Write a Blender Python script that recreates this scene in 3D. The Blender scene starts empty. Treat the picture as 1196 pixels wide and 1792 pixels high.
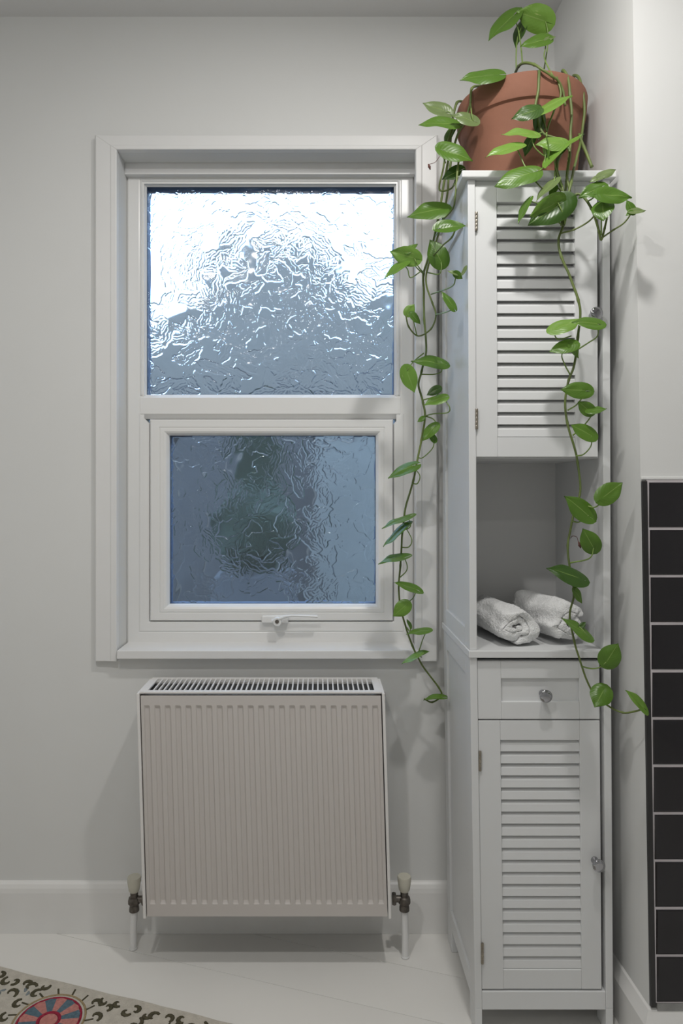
import bpy, bmesh, math, random
import numpy as np
from mathutils import Vector, noise, Matrix
random.seed(7)
C = bpy.context.scene.collection
PI = math.pi
# ---------------------------------------------------------------- camera
F = 1195.0; CX0 = 560.0; CY0 = 862.0; CAMZ = 1.059
cd = bpy.data.cameras.new('camera'); cam = bpy.data.objects.new('camera', cd); C.objects.link(cam)
cam.location = (0, 0, CAMZ); cam.rotation_euler = (PI/2, 0, 0)
cd.sensor_fit = 'VERTICAL'; cd.sensor_height = 36; cd.lens = F*36/1792
cd.shift_x = (598-CX0)/1792; cd.shift_y = -(896-CY0)/1792; cd.clip_start = .02
bpy.context.scene.camera = cam
# ---------------------------------------------------------------- sky, lamps, added fill lights, exposure
w = bpy.data.worlds.new('sky'); bpy.context.scene.world = w; w.use_nodes = True
bgn = w.node_tree.nodes['Background']
bgn.inputs[0].default_value = (.46, .68, 1.0, 1); bgn.inputs[1].default_value = 3.6
vs = bpy.context.scene.view_settings
vs.view_transform = 'Standard'; vs.look = 'None'; vs.gamma = 1; vs.use_curve_mapping = False; vs.exposure = -.08
def lamp(name, loc, size, power, col=(1, .975, .94)):
    l = bpy.data.lights.new(name, 'AREA'); l.shape = 'DISK'; l.size = size; l.energy = power; l.color = col
    o = bpy.data.objects.new(name, l); C.objects.link(o); o.location = loc; return o
def point_fill(name, loc, size, power, col=(1, .975, .94)):
    l = bpy.data.lights.new(name, 'POINT'); l.shadow_soft_size = size; l.energy = power; l.color = col
    o = bpy.data.objects.new(name, l); C.objects.link(o); o.location = loc; return o
lamp('downlight_or_fill', (.30, .85, 2.195), .075, 7.9)
lamp('downlight_or_fill', (-.38, .30, 2.195), .075, 7.9)
lamp('downlight_or_fill', (-.05, -.75, 2.195), .12, 2.6)  # added fill disk behind the camera, no known fixture
point_fill('wall_fill', (-.55, .35, 2.0), .05, 2.1)  # added point fill for upper wall and alcove, no fitting there
point_fill('overhead_fill', (-.10, .90, 2.10), .05, 2.4)  # invented point fill under the ceiling, stands for no fixture
# ---------------------------------------------------------------- helpers
def P(px, py, d): return Vector(((px-CX0)*d/F, d, CAMZ-(py-CY0)*d/F))
def X_(px, d): return (px-CX0)*d/F
def Z_(py, d): return CAMZ-(py-CY0)*d/F
class MB:
    def __init__(s): s.v = []; s.f = []; s.uv = None
    def add(s, vs_, fs):
        n = len(s.v); s.v += [Vector(p) for p in vs_]; s.f += [tuple(i+n for i in f) for f in fs]; return s
    def box(s, x0, x1, y0, y1, z0, z1):
        return s.add([(x0,y0,z0),(x1,y0,z0),(x1,y1,z0),(x0,y1,z0),(x0,y0,z1),(x1,y0,z1),(x1,y1,z1),(x0,y1,z1)],
                     [(0,3,2,1),(4,5,6,7),(0,1,5,4),(1,2,6,5),(2,3,7,6),(3,0,4,7)])
    def tube(s, pts, r, n=8, cap=True, flat=1.0):
        pts = [Vector(p) for p in pts]; m = len(pts)
        rr = r if isinstance(r, (list, tuple)) else [r]*m
        vs_ = []; fs = []; prev = None
        for i, p in enumerate(pts):
            t = (pts[min(i+1, m-1)]-pts[max(i-1, 0)]).normalized()
            if prev is None:
                a = Vector((0, 0, 1)) if abs(t.z) < .9 else Vector((0, 1, 0)); u = t.cross(a).normalized()
            else:
                u = (prev-t*prev.dot(t)).normalized()
            prev = u; q = t.cross(u)
            for k in range(n):
                an = 2*PI*k/n; vs_.append(p+(u*math.cos(an)+q*math.sin(an)*flat)*rr[i])
        for i in range(m-1):
            for k in range(n):
                a = i*n+k; b = i*n+(k+1) % n; fs.append((a, b, b+n, a+n))
        if cap: fs.append(tuple(range(n-1, -1, -1))); fs.append(tuple((m-1)*n+k for k in range(n)))
        return s.add(vs_, fs)
    def lathe(s, prof, c, axis='Z', n=32):      # prof: (radius, height)
        vs_ = []; fs = []; m = len(prof)
        for r, h in prof:
            for k in range(n):
                a = 2*PI*k/n; x, y = r*math.cos(a), r*math.sin(a)
                if axis == 'Z': vs_.append((c[0]+x, c[1]+y, c[2]+h))
                elif axis == 'Y': vs_.append((c[0]+x, c[1]+h, c[2]+y))
                else: vs_.append((c[0]+h, c[1]+x, c[2]+y))
        for i in range(m-1):
            for k in range(n):
                a = i*n+k; b = i*n+(k+1) % n; fs.append((a, b, b+n, a+n))
        fs.append(tuple(range(n-1, -1, -1))); fs.append(tuple((m-1)*n+k for k in range(n)))
        return s.add(vs_, fs)
    def ring(s, x0, x1, z0, z1, prof, sides='LTRB', ext=0):
        """mitred picture-frame; prof = closed loop of (inset, depth)"""
        m = len(prof)
        def corner(ix, iz): return [((x0+i if ix < 0 else x1-i), d, (z0+i if iz < 0 else z1-i)) for i, d in prof]
        cs = {'BL': corner(-1, -1), 'TL': corner(-1, 1), 'TR': corner(1, 1), 'BR': corner(1, -1)}
        if 'B' not in sides:
            cs['BL'] = [(x, y, z0) for x, y, z in cs['BL']]; cs['BR'] = [(x, y, z0) for x, y, z in cs['BR']]
        for sd, a, b in (('L', 'BL', 'TL'), ('T', 'TL', 'TR'), ('R', 'TR', 'BR'), ('B', 'BR', 'BL')):
            if sd not in sides: continue
            fs = [(k, (k+1) % m, (k+1) % m+m, k+m) for k in range(m)]
            fs += [tuple(range(m-1, -1, -1)), tuple(range(m, 2*m))]
            s.add(cs[a]+cs[b], fs)
        return s
def wpos(o):
    v = Vector((0, 0, 0))
    while o: v += o.location; o = o.parent
    return v
def obj(name, mb, mat, parent=None, smooth=False, bevel=0, origin=None, warp=None):
    vs_ = [warp(p) for p in mb.v] if warp else mb.v
    lo = Vector([min(p[i] for p in vs_) for i in range(3)]); hi = Vector([max(p[i] for p in vs_) for i in range(3)])
    c = Vector(origin) if origin is not None else (lo+hi)/2
    me = bpy.data.meshes.new(name); me.from_pydata([p-c for p in vs_], [], mb.f)
    if mb.uv:
        l = me.uv_layers.new(name='UVMap')
        for lp in me.loops: l.data[lp.index].uv = mb.uv[lp.vertex_index]
    bm = bmesh.new(); bm.from_mesh(me); bmesh.ops.recalc_face_normals(bm, faces=bm.faces)
    bm.to_mesh(me); bm.free()
    if smooth:
        for p in me.polygons: p.use_smooth = True
        if smooth != 'all':
            bm = bmesh.new(); bm.from_mesh(me)
            for e in bm.edges:
                if len(e.link_faces) == 2 and e.calc_face_angle(0) > .7: e.smooth = False
            bm.to_mesh(me); bm.free()
    me.materials.append(mat)
    o = bpy.data.objects.new(name, me); C.objects.link(o); o.parent = parent
    o.location = c-wpos(parent) if parent else c
    if bevel:
        b = o.modifiers.new('bevel', 'BEVEL'); b.width = bevel; b.segments = 2; b.limit_method = 'ANGLE'
    return o
def inst(src, loc, parent):
    o = src.copy(); C.objects.link(o); o.parent = parent; o.location = Vector(loc)-wpos(parent); return o
def thing(name, label, cat, loc, group=None):
    o = bpy.data.objects.new(name, None); C.objects.link(o); o.location = loc; o.empty_display_size = .05
    o['label'] = label; o['category'] = cat
    if group: o['group'] = group
    return o
def tag(o, label, cat, group=None):
    o['label'] = label; o['category'] = cat
    if group: o['group'] = group
    return o
def struct(o, label=None, cat=None):
    o['kind'] = 'structure'
    if label: o['label'] = label
    if cat: o['category'] = cat
    return o
def spline(pts, per=6):
    pts = [Vector(p) for p in pts]; out = []
    if len(pts) < 3:
        return [pts[0].lerp(pts[-1], i/per) for i in range(per+1)]
    q = [pts[0]*2-pts[1]]+pts+[pts[-1]*2-pts[-2]]
    for i in range(1, len(q)-2):
        a, b, c, d = q[i-1], q[i], q[i+1], q[i+2]
        for k in range(per):
            t = k/per
            out.append(.5*((2*b)+(c-a)*t+(2*a-5*b+4*c-d)*t*t+(3*b-a-3*c+d)*t**3))
    out.append(pts[-1]); return out
# ---------------------------------------------------------------- materials
def M(name, col, rough=.5, metal=0, var=.0, vscale=8, bump=0, bscale=60, detail=4, col2=None, spec=.5, coat=0, stretch=None):
    m = bpy.data.materials.new(name); m.use_nodes = True; nt = m.node_tree; b = nt.nodes['Principled BSDF']
    b.inputs['Base Color'].default_value = (*col, 1); b.inputs['Roughness'].default_value = rough
    b.inputs['Metallic'].default_value = metal; b.inputs['Specular IOR Level'].default_value = spec
    b.inputs['Coat Weight'].default_value = coat
    tc = nt.nodes.new('ShaderNodeTexCoord'); src = tc.outputs['Object']
    if stretch:
        mp = nt.nodes.new('ShaderNodeMapping'); mp.inputs['Scale'].default_value = stretch; nt.links.new(src, mp.inputs[0]); src = mp.outputs[0]
    n = nt.nodes.new('ShaderNodeTexNoise'); n.inputs['Scale'].default_value = vscale; n.inputs['Detail'].default_value = detail
    nt.links.new(src, n.inputs['Vector'])
    r = nt.nodes.new('ShaderNodeValToRGB'); c2 = col2 or tuple(c*(1-var) for c in col)
    r.color_ramp.elements[0].position = .3; r.color_ramp.elements[1].position = .7
    r.color_ramp.elements[0].color = (*c2, 1); r.color_ramp.elements[1].color = (*col, 1)
    nt.links.new(n.outputs['Fac'], r.inputs[0]); nt.links.new(r.outputs[0], b.inputs['Base Color'])
    if bump:
        n2 = nt.nodes.new('ShaderNodeTexNoise'); n2.inputs['Scale'].default_value = bscale; n2.inputs['Detail'].default_value = 6
        nt.links.new(src, n2.inputs['Vector'])
        bp = nt.nodes.new('ShaderNodeBump'); bp.inputs['Strength'].default_value = bump; bp.inputs['Distance'].default_value = .003
        nt.links.new(n2.outputs['Fac'], bp.inputs['Height']); nt.links.new(bp.outputs[0], b.inputs['Normal'])
    return m
m_wall = M('wall_paint', (.74, .745, .735), .75, var=.035, vscale=2.5, bump=.25, bscale=14)
m_ceil = M('ceiling_paint', (.72, .72, .72), .8, var=.03, vscale=2, bump=.1)
m_gloss = M('gloss_woodwork_paint', (.78, .78, .775), .38, var=.03, vscale=9, bump=.12, bscale=25)
m_base = M('baseboard_paint', (.80, .795, .78), .4, var=.05, vscale=7, bump=.3, bscale=12)
m_upvc = M('window_plastic', (.80, .80, .79), .28, var=.02)
m_cab = M('cabinet_lacquer', (.70, .71, .715), .42, var=.015)
m_cabin = M('cabinet_inside', (.70, .70, .70), .55, var=.02)
m_rad = M('radiator_enamel', (.60, .565, .54), .35, var=.02, vscale=4)
m_radw = M('radiator_white', (.80, .785, .77), .35, var=.02)
m_dark = M('grille_slot_shade', (.05, .05, .05), .8)  # painted shade for the radiator grille slots
m_gasket_shade = M('spacer_and_lip_shade', (.07, .10, .16), .6)  # dark blue also paints in the shade on the frame's outer lip
m_floor = M('floor_paint', (.80, .79, .76), .42, var=.05, vscale=3, bump=.22, bscale=18)
m_gap = M('floor_gap', (.30, .29, .27), .8)
m_chrome = M('chrome', (.40, .40, .42), .06, 1)
m_brass = M('hinge_metal', (.42, .38, .32), .35, 1, var=.3, vscale=60)
m_cap = M('valve_plastic', (.60, .58, .49), .5, var=.1, vscale=30)
m_vmetal = M('valve_metal', (.20, .18, .16), .42, .85, var=.5, vscale=120)
m_terra = M('terracotta', (.27, .115, .070), .8, var=.22, vscale=9, bump=.2, bscale=80, detail=6)
m_soil = M('soil', (.05, .035, .025), .95, var=.5, vscale=60, bump=1, bscale=90)
m_stem = M('vine_stem', (.155, .20, .05), .5, vscale=14, col2=(.09, .13, .035))
m_stem2 = M('petiole_green', (.20, .30, .07), .45, vscale=20, col2=(.13, .20, .05))
m_towel = M('terry_cloth', (.84, .845, .845), .95, var=.06, vscale=90, bump=1, bscale=420, spec=.1)
m_tile = M('black_tile', (.012, .010, .013), .10, var=.15, vscale=12)
m_tiletrim = M('black_trim', (.02, .019, .02), .3)
m_grout = M('grout', (.62, .58, .60), .8, var=.12, vscale=30)
m_grout2 = M('grey_grout', (.34, .34, .33), .85, var=.25, vscale=40, bump=.5)
m_rug = M('rug_cream', (.62, .58, .51), .95, var=.16, vscale=70, bump=1, bscale=350, spec=.1)
m_rb = M('rug_olive_wool', (.11, .10, .065), .95, var=.3, vscale=200, bump=1, bscale=300, spec=.1)
m_rblue = M('rug_blue_wool', (.13, .20, .25), .95, var=.3, vscale=160, bump=1, bscale=300, spec=.1)
m_rpink = M('rug_pink_wool', (.60, .26, .23), .95, var=.25, vscale=160, bump=1, bscale=300, spec=.1)
m_rred = M('rug_red_wool', (.38, .035, .07), .95, var=.3, vscale=160, bump=1, bscale=300, spec=.1)
m_rgold = M('rug_tan_wool', (.42, .33, .19), .95, var=.25, vscale=160, bump=1, bscale=300, spec=.1)
m_rgrey = M('rug_greyblue_wool', (.27, .31, .33), .95, var=.25, vscale=160, bump=1, bscale=300, spec=.1)
m_dead = M('dried_leaf', (.13, .05, .04), .8, var=.4, vscale=150)
m_ext = M('render_wall_outside', (.225, .20, .165), .9, var=.12, vscale=1.2)
m_plant = M('planter_render', (.16, .165, .17), .9, var=.2, vscale=3)
m_shed = M('shed_boards', (.30, .30, .27), .8, var=.2, vscale=3)
m_roof = M('slate_roof', (.15, .155, .17), .8, var=.2, vscale=4)
m_fence = M('fence_wood', (.115, .11, .105), .9, var=.3, vscale=3)
m_ground = M('yard_paving', (.13, .13, .125), .9, var=.25, vscale=2)
m_bush = M('bush_leaf', (.035, .055, .035), .8, var=.5, vscale=5)
# leaf material
def leafmat(name, c1, c2, vari):
    m = bpy.data.materials.new(name); m.use_nodes = True; nt = m.node_tree; N = nt.nodes; L = nt.links
    b = N['Principled BSDF']; b.inputs['Roughness'].default_value = .34; b.inputs['Specular IOR Level'].default_value = .45
    uv = N.new('ShaderNodeUVMap'); sp = N.new('ShaderNodeSeparateXYZ'); L.new(uv.outputs[0], sp.inputs[0])
    oi = N.new('ShaderNodeObjectInfo')
    def math_(op, a, b_=None):
        n = N.new('ShaderNodeMath'); n.operation = op
        for i, v in enumerate((a, b_)):
            if v is None: continue
            if isinstance(v, (int, float)): n.inputs[i].default_value = v
            else: L.new(v, n.inputs[i])
        return n.outputs[0]
    av = math_('ABSOLUTE', math_('SUBTRACT', sp.outputs[0], .5))
    rib = math_('LESS_THAN', av, .018)
    vein = math_('SINE', math_('MULTIPLY', math_('SUBTRACT', sp.outputs[1], math_('MULTIPLY', av, .9)), 55))
    mx = N.new('ShaderNodeMix'); mx.data_type = 'RGBA'; mx.inputs['A'].default_value = (*c1, 1); mx.inputs['B'].default_value = (*c2, 1)
    L.new(oi.outputs['Random'], mx.inputs['Factor'])
    no = N.new('ShaderNodeTexNoise'); no.inputs['Scale'].default_value = 5; no.noise_dimensions = '4D'
    mp = N.new('ShaderNodeMapping'); mp.inputs['Scale'].default_value = (3, .8, 1); L.new(uv.outputs[0], mp.inputs[0]); L.new(mp.outputs[0], no.inputs['Vector'])
    L.new(math_('MULTIPLY', oi.outputs['Random'], 37.0), no.inputs['W'])
    rp = N.new('ShaderNodeValToRGB'); rp.color_ramp.elements[0].position = vari; rp.color_ramp.elements[1].position = vari+.07
    L.new(no.outputs['Fac'], rp.inputs[0])
    m2 = N.new('ShaderNodeMix'); m2.data_type = 'RGBA'; m2.inputs['B'].default_value = (.42, .50, .17, 1)
    L.new(mx.outputs['Result'], m2.inputs['A']); L.new(math_('MULTIPLY', rp.outputs[0], .75), m2.inputs['Factor'])
    m3 = N.new('ShaderNodeMix'); m3.data_type = 'RGBA'; m3.inputs['B'].default_value = (.30, .42, .12, 1)
    L.new(m2.outputs['Result'], m3.inputs['A']); L.new(math_('MULTIPLY', rib, .55), m3.inputs['Factor'])
    L.new(m3.outputs['Result'], b.inputs['Base Color'])
    bp = N.new('ShaderNodeBump'); bp.inputs['Strength'].default_value = .10; bp.inputs['Distance'].default_value = .0006
    L.new(vein, bp.inputs['Height']); L.new(bp.outputs[0], b.inputs['Normal'])
    tr = N.new('ShaderNodeBsdfTranslucent'); L.new(m3.outputs['Result'], tr.inputs[0])
    ms = N.new('ShaderNodeMixShader'); ms.inputs[0].default_value = .28
    L.new(b.outputs[0], ms.inputs[1]); L.new(tr.outputs[0], ms.inputs[2]); L.new(ms.outputs[0], N['Material Output'].inputs[0])
    return m
ml = {'g': leafmat('leaf_green', (.085, .18, .022), (.115, .23, .030), .72),
      'd': leafmat('leaf_dark_green', (.040, .095, .016), (.055, .12, .020), .74),
      'b': leafmat('leaf_bright_green', (.15, .29, .04), (.19, .34, .06), .66),
      'p': leafmat('leaf_pale_green', (.16, .22, .08), (.19, .26, .10), .80)}
# textured glass
m_glass = bpy.data.materials.new('leaf_patterned_glass'); m_glass.use_nodes = True
nt = m_glass.node_tree; b = nt.nodes['Principled BSDF']
b.inputs['Base Color'].default_value = (.93, .96, 1, 1); b.inputs['Roughness'].default_value = .045
b.inputs['Transmission Weight'].default_value = 1; b.inputs['IOR'].default_value = 1.5
# ---------------------------------------------------------------- room shell
WY = 1.656; NY = 1.265; CEIL = 2.213
wx0, wx1, wz0, wz1 = -.4875, .2376, .658, 1.882            # window opening in the wall
mb = MB()
mb.box(-1.35, wx0, WY, 1.80, 0, CEIL).box(wx1, .64, WY, 1.80, 0, CEIL)
mb.box(wx0, wx1, WY, 1.80, 0, wz0).box(wx0, wx1, WY, 1.80, wz1, CEIL)
struct(obj('wall_back', mb, m_wall))
def xnear(z): return .6125-.0165*z
def xback(z): return .567+.018*(2.2-z)
mb = MB()   # alcove return wall, slightly out of plumb
vv = []
for z in (0, CEIL):
    vv += [(xback(z), 1.70, z), (xnear(z), NY, z), (1.45, NY, z), (1.45, 1.70, z)]
mb.add(vv, [(0,3,2,1),(4,5,6,7),(0,1,5,4),(1,2,6,5),(2,3,7,6),(3,0,4,7)])
wr = struct(obj('wall_right', mb, m_wall))
struct(obj('wall_left', MB().box(-1.47, -1.35, -1.5, 1.80, 0, CEIL), m_wall))
struct(obj('wall_far_right', MB().box(1.45, 1.57, -1.5, 1.70, 0, CEIL), m_wall))
struct(obj('wall_front', MB().box(-1.47, 1.57, -1.62, -1.5, 0, CEIL), m_wall))
struct(obj('ceiling', MB().box(-1.47, 1.57, -1.62, 1.80, CEIL, CEIL+.1), m_ceil))
fl = struct(obj('floor', MB().box(-1.47, 1.57, -1.62, 1.80, -.10, -.012), m_gap))
# floorboards, each a plank running diagonally
ang = math.atan2(-.273, .863); dv = Vector((math.cos(ang), math.sin(ang))); nv = Vector((-dv.y, dv.x))
A0 = Vector((-.623, 1.637))
def clip(poly, ax, val, keep_less):
    out = []
    for i in range(len(poly)):
        a, b_ = poly[i], poly[(i+1) % len(poly)]
        ia = (a[ax] <= val) == keep_less; ib = (b_[ax] <= val) == keep_less
        if ia: out.append(a)
        if ia != ib:
            t = (val-a[ax])/(b_[ax]-a[ax]); out.append(a.lerp(b_, t))
    return out
W_ = .142
for k in range(-26, 9):
    c0 = A0+nv*(W_*k+.0006); c1 = A0+nv*(W_*(k+1)-.0006)
    poly = [c0-dv*3, c0+dv*4, c1+dv*4, c1-dv*3]
    for ax, val, less in ((0, 1.45, True), (0, -1.35, False), (1, 1.656, True), (1, -1.5, False)):
        poly = clip(poly, ax, val, less)
        if not poly: break
    if len(poly) < 3: continue
    n = len(poly); dz = random.uniform(-.0004, 0)
    mb = MB().add([(p.x, p.y, dz) for p in poly]+[(p.x, p.y, -.012) for p in poly],
                  [tuple(range(n)), tuple(range(2*n-1, n-1, -1))]+[(i, i+n, (i+1) % n+n, (i+1) % n) for i in range(n)])
    obj('floorboard', mb, m_floor, fl, bevel=.0006)
# baseboards
bh = .119
prof = [(0, 0), (0, .060), (.0006, .080), (.0014, .096), (.0035, .106), (.0075, .114), (.0120, .118), (.017, bh), (.017, 0)]
mb = MB(); n = len(prof)
x0, x1 = -1.35, .596
mb.add([(x0, WY-.017+a, z) for a, z in prof]+[(x1, WY-.017+a, z) for a, z in prof],
       [(i, (i+1) % n, (i+1) % n+n, i+n) for i in range(n)]+[tuple(range(n)), tuple(range(2*n-1, n-1, -1))])
struct(obj('baseboard_back', mb, m_base))
mb = MB()
prof2 = [(.014, 0), (.014, .080), (.008, .094), (.004, .104), (0, .107), (0, 0)]; n = len(prof2)
r1 = [(xback(z)-a, 1.63, z) for a, z in prof2]; r2 = [(xnear(z)-a, NY-a, z) for a, z in prof2]; r3 = [(1.45, NY-a, z) for a, z in prof2]
mb.add(r1+r2+r3, [(i, (i+1) % n, (i+1) % n+n, i+n) for i in range(n)]+[(n+i, n+(i+1) % n, (i+1) % n+2*n, i+2*n) for i in range(n)])
struct(obj('baseboard_right', mb, m_base))
# wall tiles
TH = (1.080-.1176)/11; TW = .1995; TD = .007
tl = bpy.data.objects.new('trim_2', None); 
mb = MB()
vv = []
for z in (.110, 1.080):
    xl_ = xnear(z)+.0005
    vv += [(xl_, NY, z), (xl_, NY-TD, z), (xl_+.0085, NY-TD, z), (xl_+.0085, NY, z)]
mb.add(vv, [(0,3,2,1),(4,5,6,7),(0,1,5,4),(1,2,6,5),(2,3,7,6),(3,0,4,7)])
t_ = obj('tile_edge_strip', mb, m_tiletrim, wr)
mb = MB()
vv = []
for z in (.1176, 1.082):
    xl_ = xnear(z)+.009
    vv += [(xl_, NY, z), (xl_, NY-TD+.0015, z), (1.45, NY-TD+.0015, z), (1.45, NY, z)]
mb.add(vv, [(0,3,2,1),(4,5,6,7),(0,1,5,4),(1,2,6,5),(2,3,7,6),(3,0,4,7)])
obj('grout_bed', mb, m_grout, wr)
obj('grout_line', MB().box(xnear(.1)+.012, 1.45, NY-.006, NY, .103, .1172), m_grout2, wr)
obj('plaster_lip', MB().box(xnear(1.08), 1.45, NY-.004, NY, 1.0825, 1.0885), m_wall, wr, bevel=.0015)
tile0 = None
for c in range(4):
    for r in range(11):
        zc = 1.080-TH*(r+.5); xc = xnear(zc)+.0112+c*(TW+.003)+TW/2
        if tile0 is None:
            h = TH/2-.0015; wv = TW/2; q = .0035
            mb = MB().add([(-wv, 0, -h), (wv, 0, -h), (wv, 0, h), (-wv, 0, h), (-wv, -.005, -h), (wv, -.005, -h), (wv, -.005, h), (-wv, -.005, h),
                           (-wv+q, -.007, -h+q), (wv-q, -.007, -h+q), (wv-q, -.007, h-q), (-wv+q, -.007, h-q)],
                          [(0,1,2,3),(0,4,5,1),(1,5,6,2),(2,6,7,3),(3,7,4,0),(4,8,9,5),(5,9,10,6),(6,10,11,7),(7,11,8,4),(8,11,10,9)])
            tile0 = obj('wall_tile', mb, m_tile, wr, origin=(0, 0, 0)); tile0.location = Vector((xc, NY, zc))-wpos(wr)
        else:
            o = inst(tile0, (xc, NY, zc), wr)
            o.rotation_euler = (random.uniform(-.004, .004), 0, random.uniform(-.002, .002))
# ---------------------------------------------------------------- window
archi = MB()
prof = [(0, WY), (0, WY-.012), (.004, WY-.016), (.0385, WY-.0165), (.0405, WY-.0180), (.0525, WY-.0185), (.0545, WY-.0165), (.0545, WY)]
archi.ring(-.542, .2845, .654, 1.9195-.0, [(i, d) for i, d in prof], sides='LTR')
# the head casing is slimmer than the legs: squash its inset
for i, p in enumerate(archi.v):
    if p.z > 1.8: p.z = 1.9195-(1.9195-p.z)*(.0375/.0545)
tr = struct(obj('trim_1', archi, m_gloss, bevel=.0008))
win = struct(bpy.data.objects.new('window_1', None)); C.objects.link(win); win.location = (-.125, 1.75, 1.27)
FY = 1.721
ox0, ox1, oz0, oz1 = -.4868, .2370, .676, 1.8815
GY = 1.735
gx0, gx1, gz1, gz0 = X_(257, 1.733), X_(690, 1.733), Z_(327, 1.733), Z_(691, 1.733)
# outer frame
mb = MB()
ins = .0435
mb.ring(ox0, ox1, oz0, oz1, [(0, FY+.054), (0, FY+.003), (.004, FY), (.030, FY), (.033, FY+.0015), (ins, FY+.0015), (ins, FY+.054)])
obj('window_frame', mb, m_upvc, win)
# transom
tz1 = Z_(696, FY); tz0 = Z_(731, FY)
mb = MB()
pr = [(FY+.053, tz0-.002), (FY+.012, tz0-.002), (FY, tz0+.010), (FY, tz1), (FY+.012, gz0), (FY+.053, gz0)]
n = len(pr); xa, xb = ox0+.034, ox1-.034
mb.add([(xa, y, z) for y, z in pr]+[(xb, y, z) for y, z in pr], [(i, (i+1) % n, (i+1) % n+n, i+n) for i in range(n)]+[tuple(range(n)), tuple(range(2*n-1, n-1, -1))])
obj('transom', mb, m_upvc, win)
# upper bead
mb = MB(); q = .0135
mb.ring(gx0-q, gx1+q, gz0-.002, gz1+q, [(0, FY+.06), (0, FY), (.0035, FY-.002), (q-.003, FY+.008), (q, FY+.012), (q, FY+.020)], sides='LTR')
obj('glazing_bead', mb, m_upvc, win)
mb = MB().ring(gx0-.003, gx1+.003, gz0-.003, gz1+.003, [(-.010, GY-.001), (.0032, GY-.001), (.0032, GY+.040), (-.010, GY+.040)])
obj('gasket_and_lip_shade', mb, m_gasket_shade, win)  # deep ring: gasket plus painted shade of the outer frame lip
# lower flange
sx0, sx1, sz1, sz0 = X_(262, FY), X_(689, FY), Z_(733, FY), Z_(1087, FY)
mb = MB()
q = sx0-(ox0+.030)
mb.ring(sx0-q, sx1+q, sz0-q, tz0+.012, [(0, FY+.054), (0, FY+.0005), (.004, FY-.0015), (q-.003, FY-.0015), (q-.0008, FY+.002), (q-.0008, FY+.054)], sides='LRB')
obj('lower_frame', mb, m_upvc, win)
# opening sash
hx0, hx1, hz1, hz0 = X_(297, 1.728), X_(658, 1.728), Z_(762, 1.728), Z_(1057, 1.728)
sash = MB(); q = hx0-sx0
sash.ring(sx0+.0008, sx1-.0008, sz0+.0008, sz1-.0015,
          [(0, FY+.05), (0, FY+.001), (.003, FY-.004), (.020, FY-.004), (.0215, FY-.0025), (.024, FY-.004), (.031, FY-.004), (.036, FY-.001), (.041, FY+.007), (.0425, FY+.012), (.0425, FY+.02), (.030, FY+.02), (.030, FY+.05)])
# fit inner rim to the measured glass rectangle
mz = (sz0+sz1)/2; mx_ = (sx0+sx1)/2
for p in sash.v:
    def fit(v, a, ga, da):
        t = abs(v-a)/.0425
        return a+(ga-a)*min(t, 1)
    if p.x < mx_: p.x = fit(p.x, sx0, hx0, 1)
    else: p.x = fit(p.x, sx1, hx1, 1)
    if p.z < mz: p.z = fit(p.z, sz0, hz0, 1)
    else: p.z = fit(p.z, sz1, hz1, 1)
so = obj('opening_sash', sash, m_upvc, win)
mb = MB().ring(hx0-.003, hx1+.003, hz0-.003, hz1+.003, [(-.010, GY-.001), (.0034, GY-.001), (.0034, GY+.034), (-.010, GY+.034)])
obj('gasket_and_lip_shade', mb, m_gasket_shade, win)  # same ring for the sash, outer lip shade painted in
# head packer and sill
obj('head_packer', MB().box(wx0, wx1, 1.704, FY+.07, Z_(307.5, 1.712), wz1), m_gloss, win, bevel=.001)
sill = MB().box(wx0+.003, wx1-.001, 1.628, FY+.05, .662, .682)
obj('window_sill', sill, m_gloss, win, bevel=.0015)
# casement handle
hp = lambda px, py, d=1.70: P(px, py, d)
mb = MB().box(X_(458, 1.71), X_(505, 1.71), 1.706, FY-.004, Z_(1090, 1.71), Z_(1077, 1.71))
hd = obj('handle_plate', mb, m_upvc, win, bevel=.003)
mb = MB()
pts = spline([hp(478, 1087), hp(490, 1083, 1.692), hp(505, 1078, 1.690), hp(530, 1078, 1.690), hp(556, 1079, 1.692)], 5)
mb.tube(pts, [.0075]*4+[.0055]*6+[.0038]*(len(pts)-10), 10, flat=.8)
mb.lathe([(.0095, -.012), (.011, -.010), (.011, .010)], hp(486, 1087, 1.70), 'Y', 20)
obj('handle_lever', mb, m_upvc, win, smooth=True)
mb = MB().lathe([(.0045, -.001), (.005, 0), (.005, .004)], hp(485, 1088, 1.687), 'Y', 16)
obj('handle_lock', mb, m_vmetal, win, smooth=True)
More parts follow.
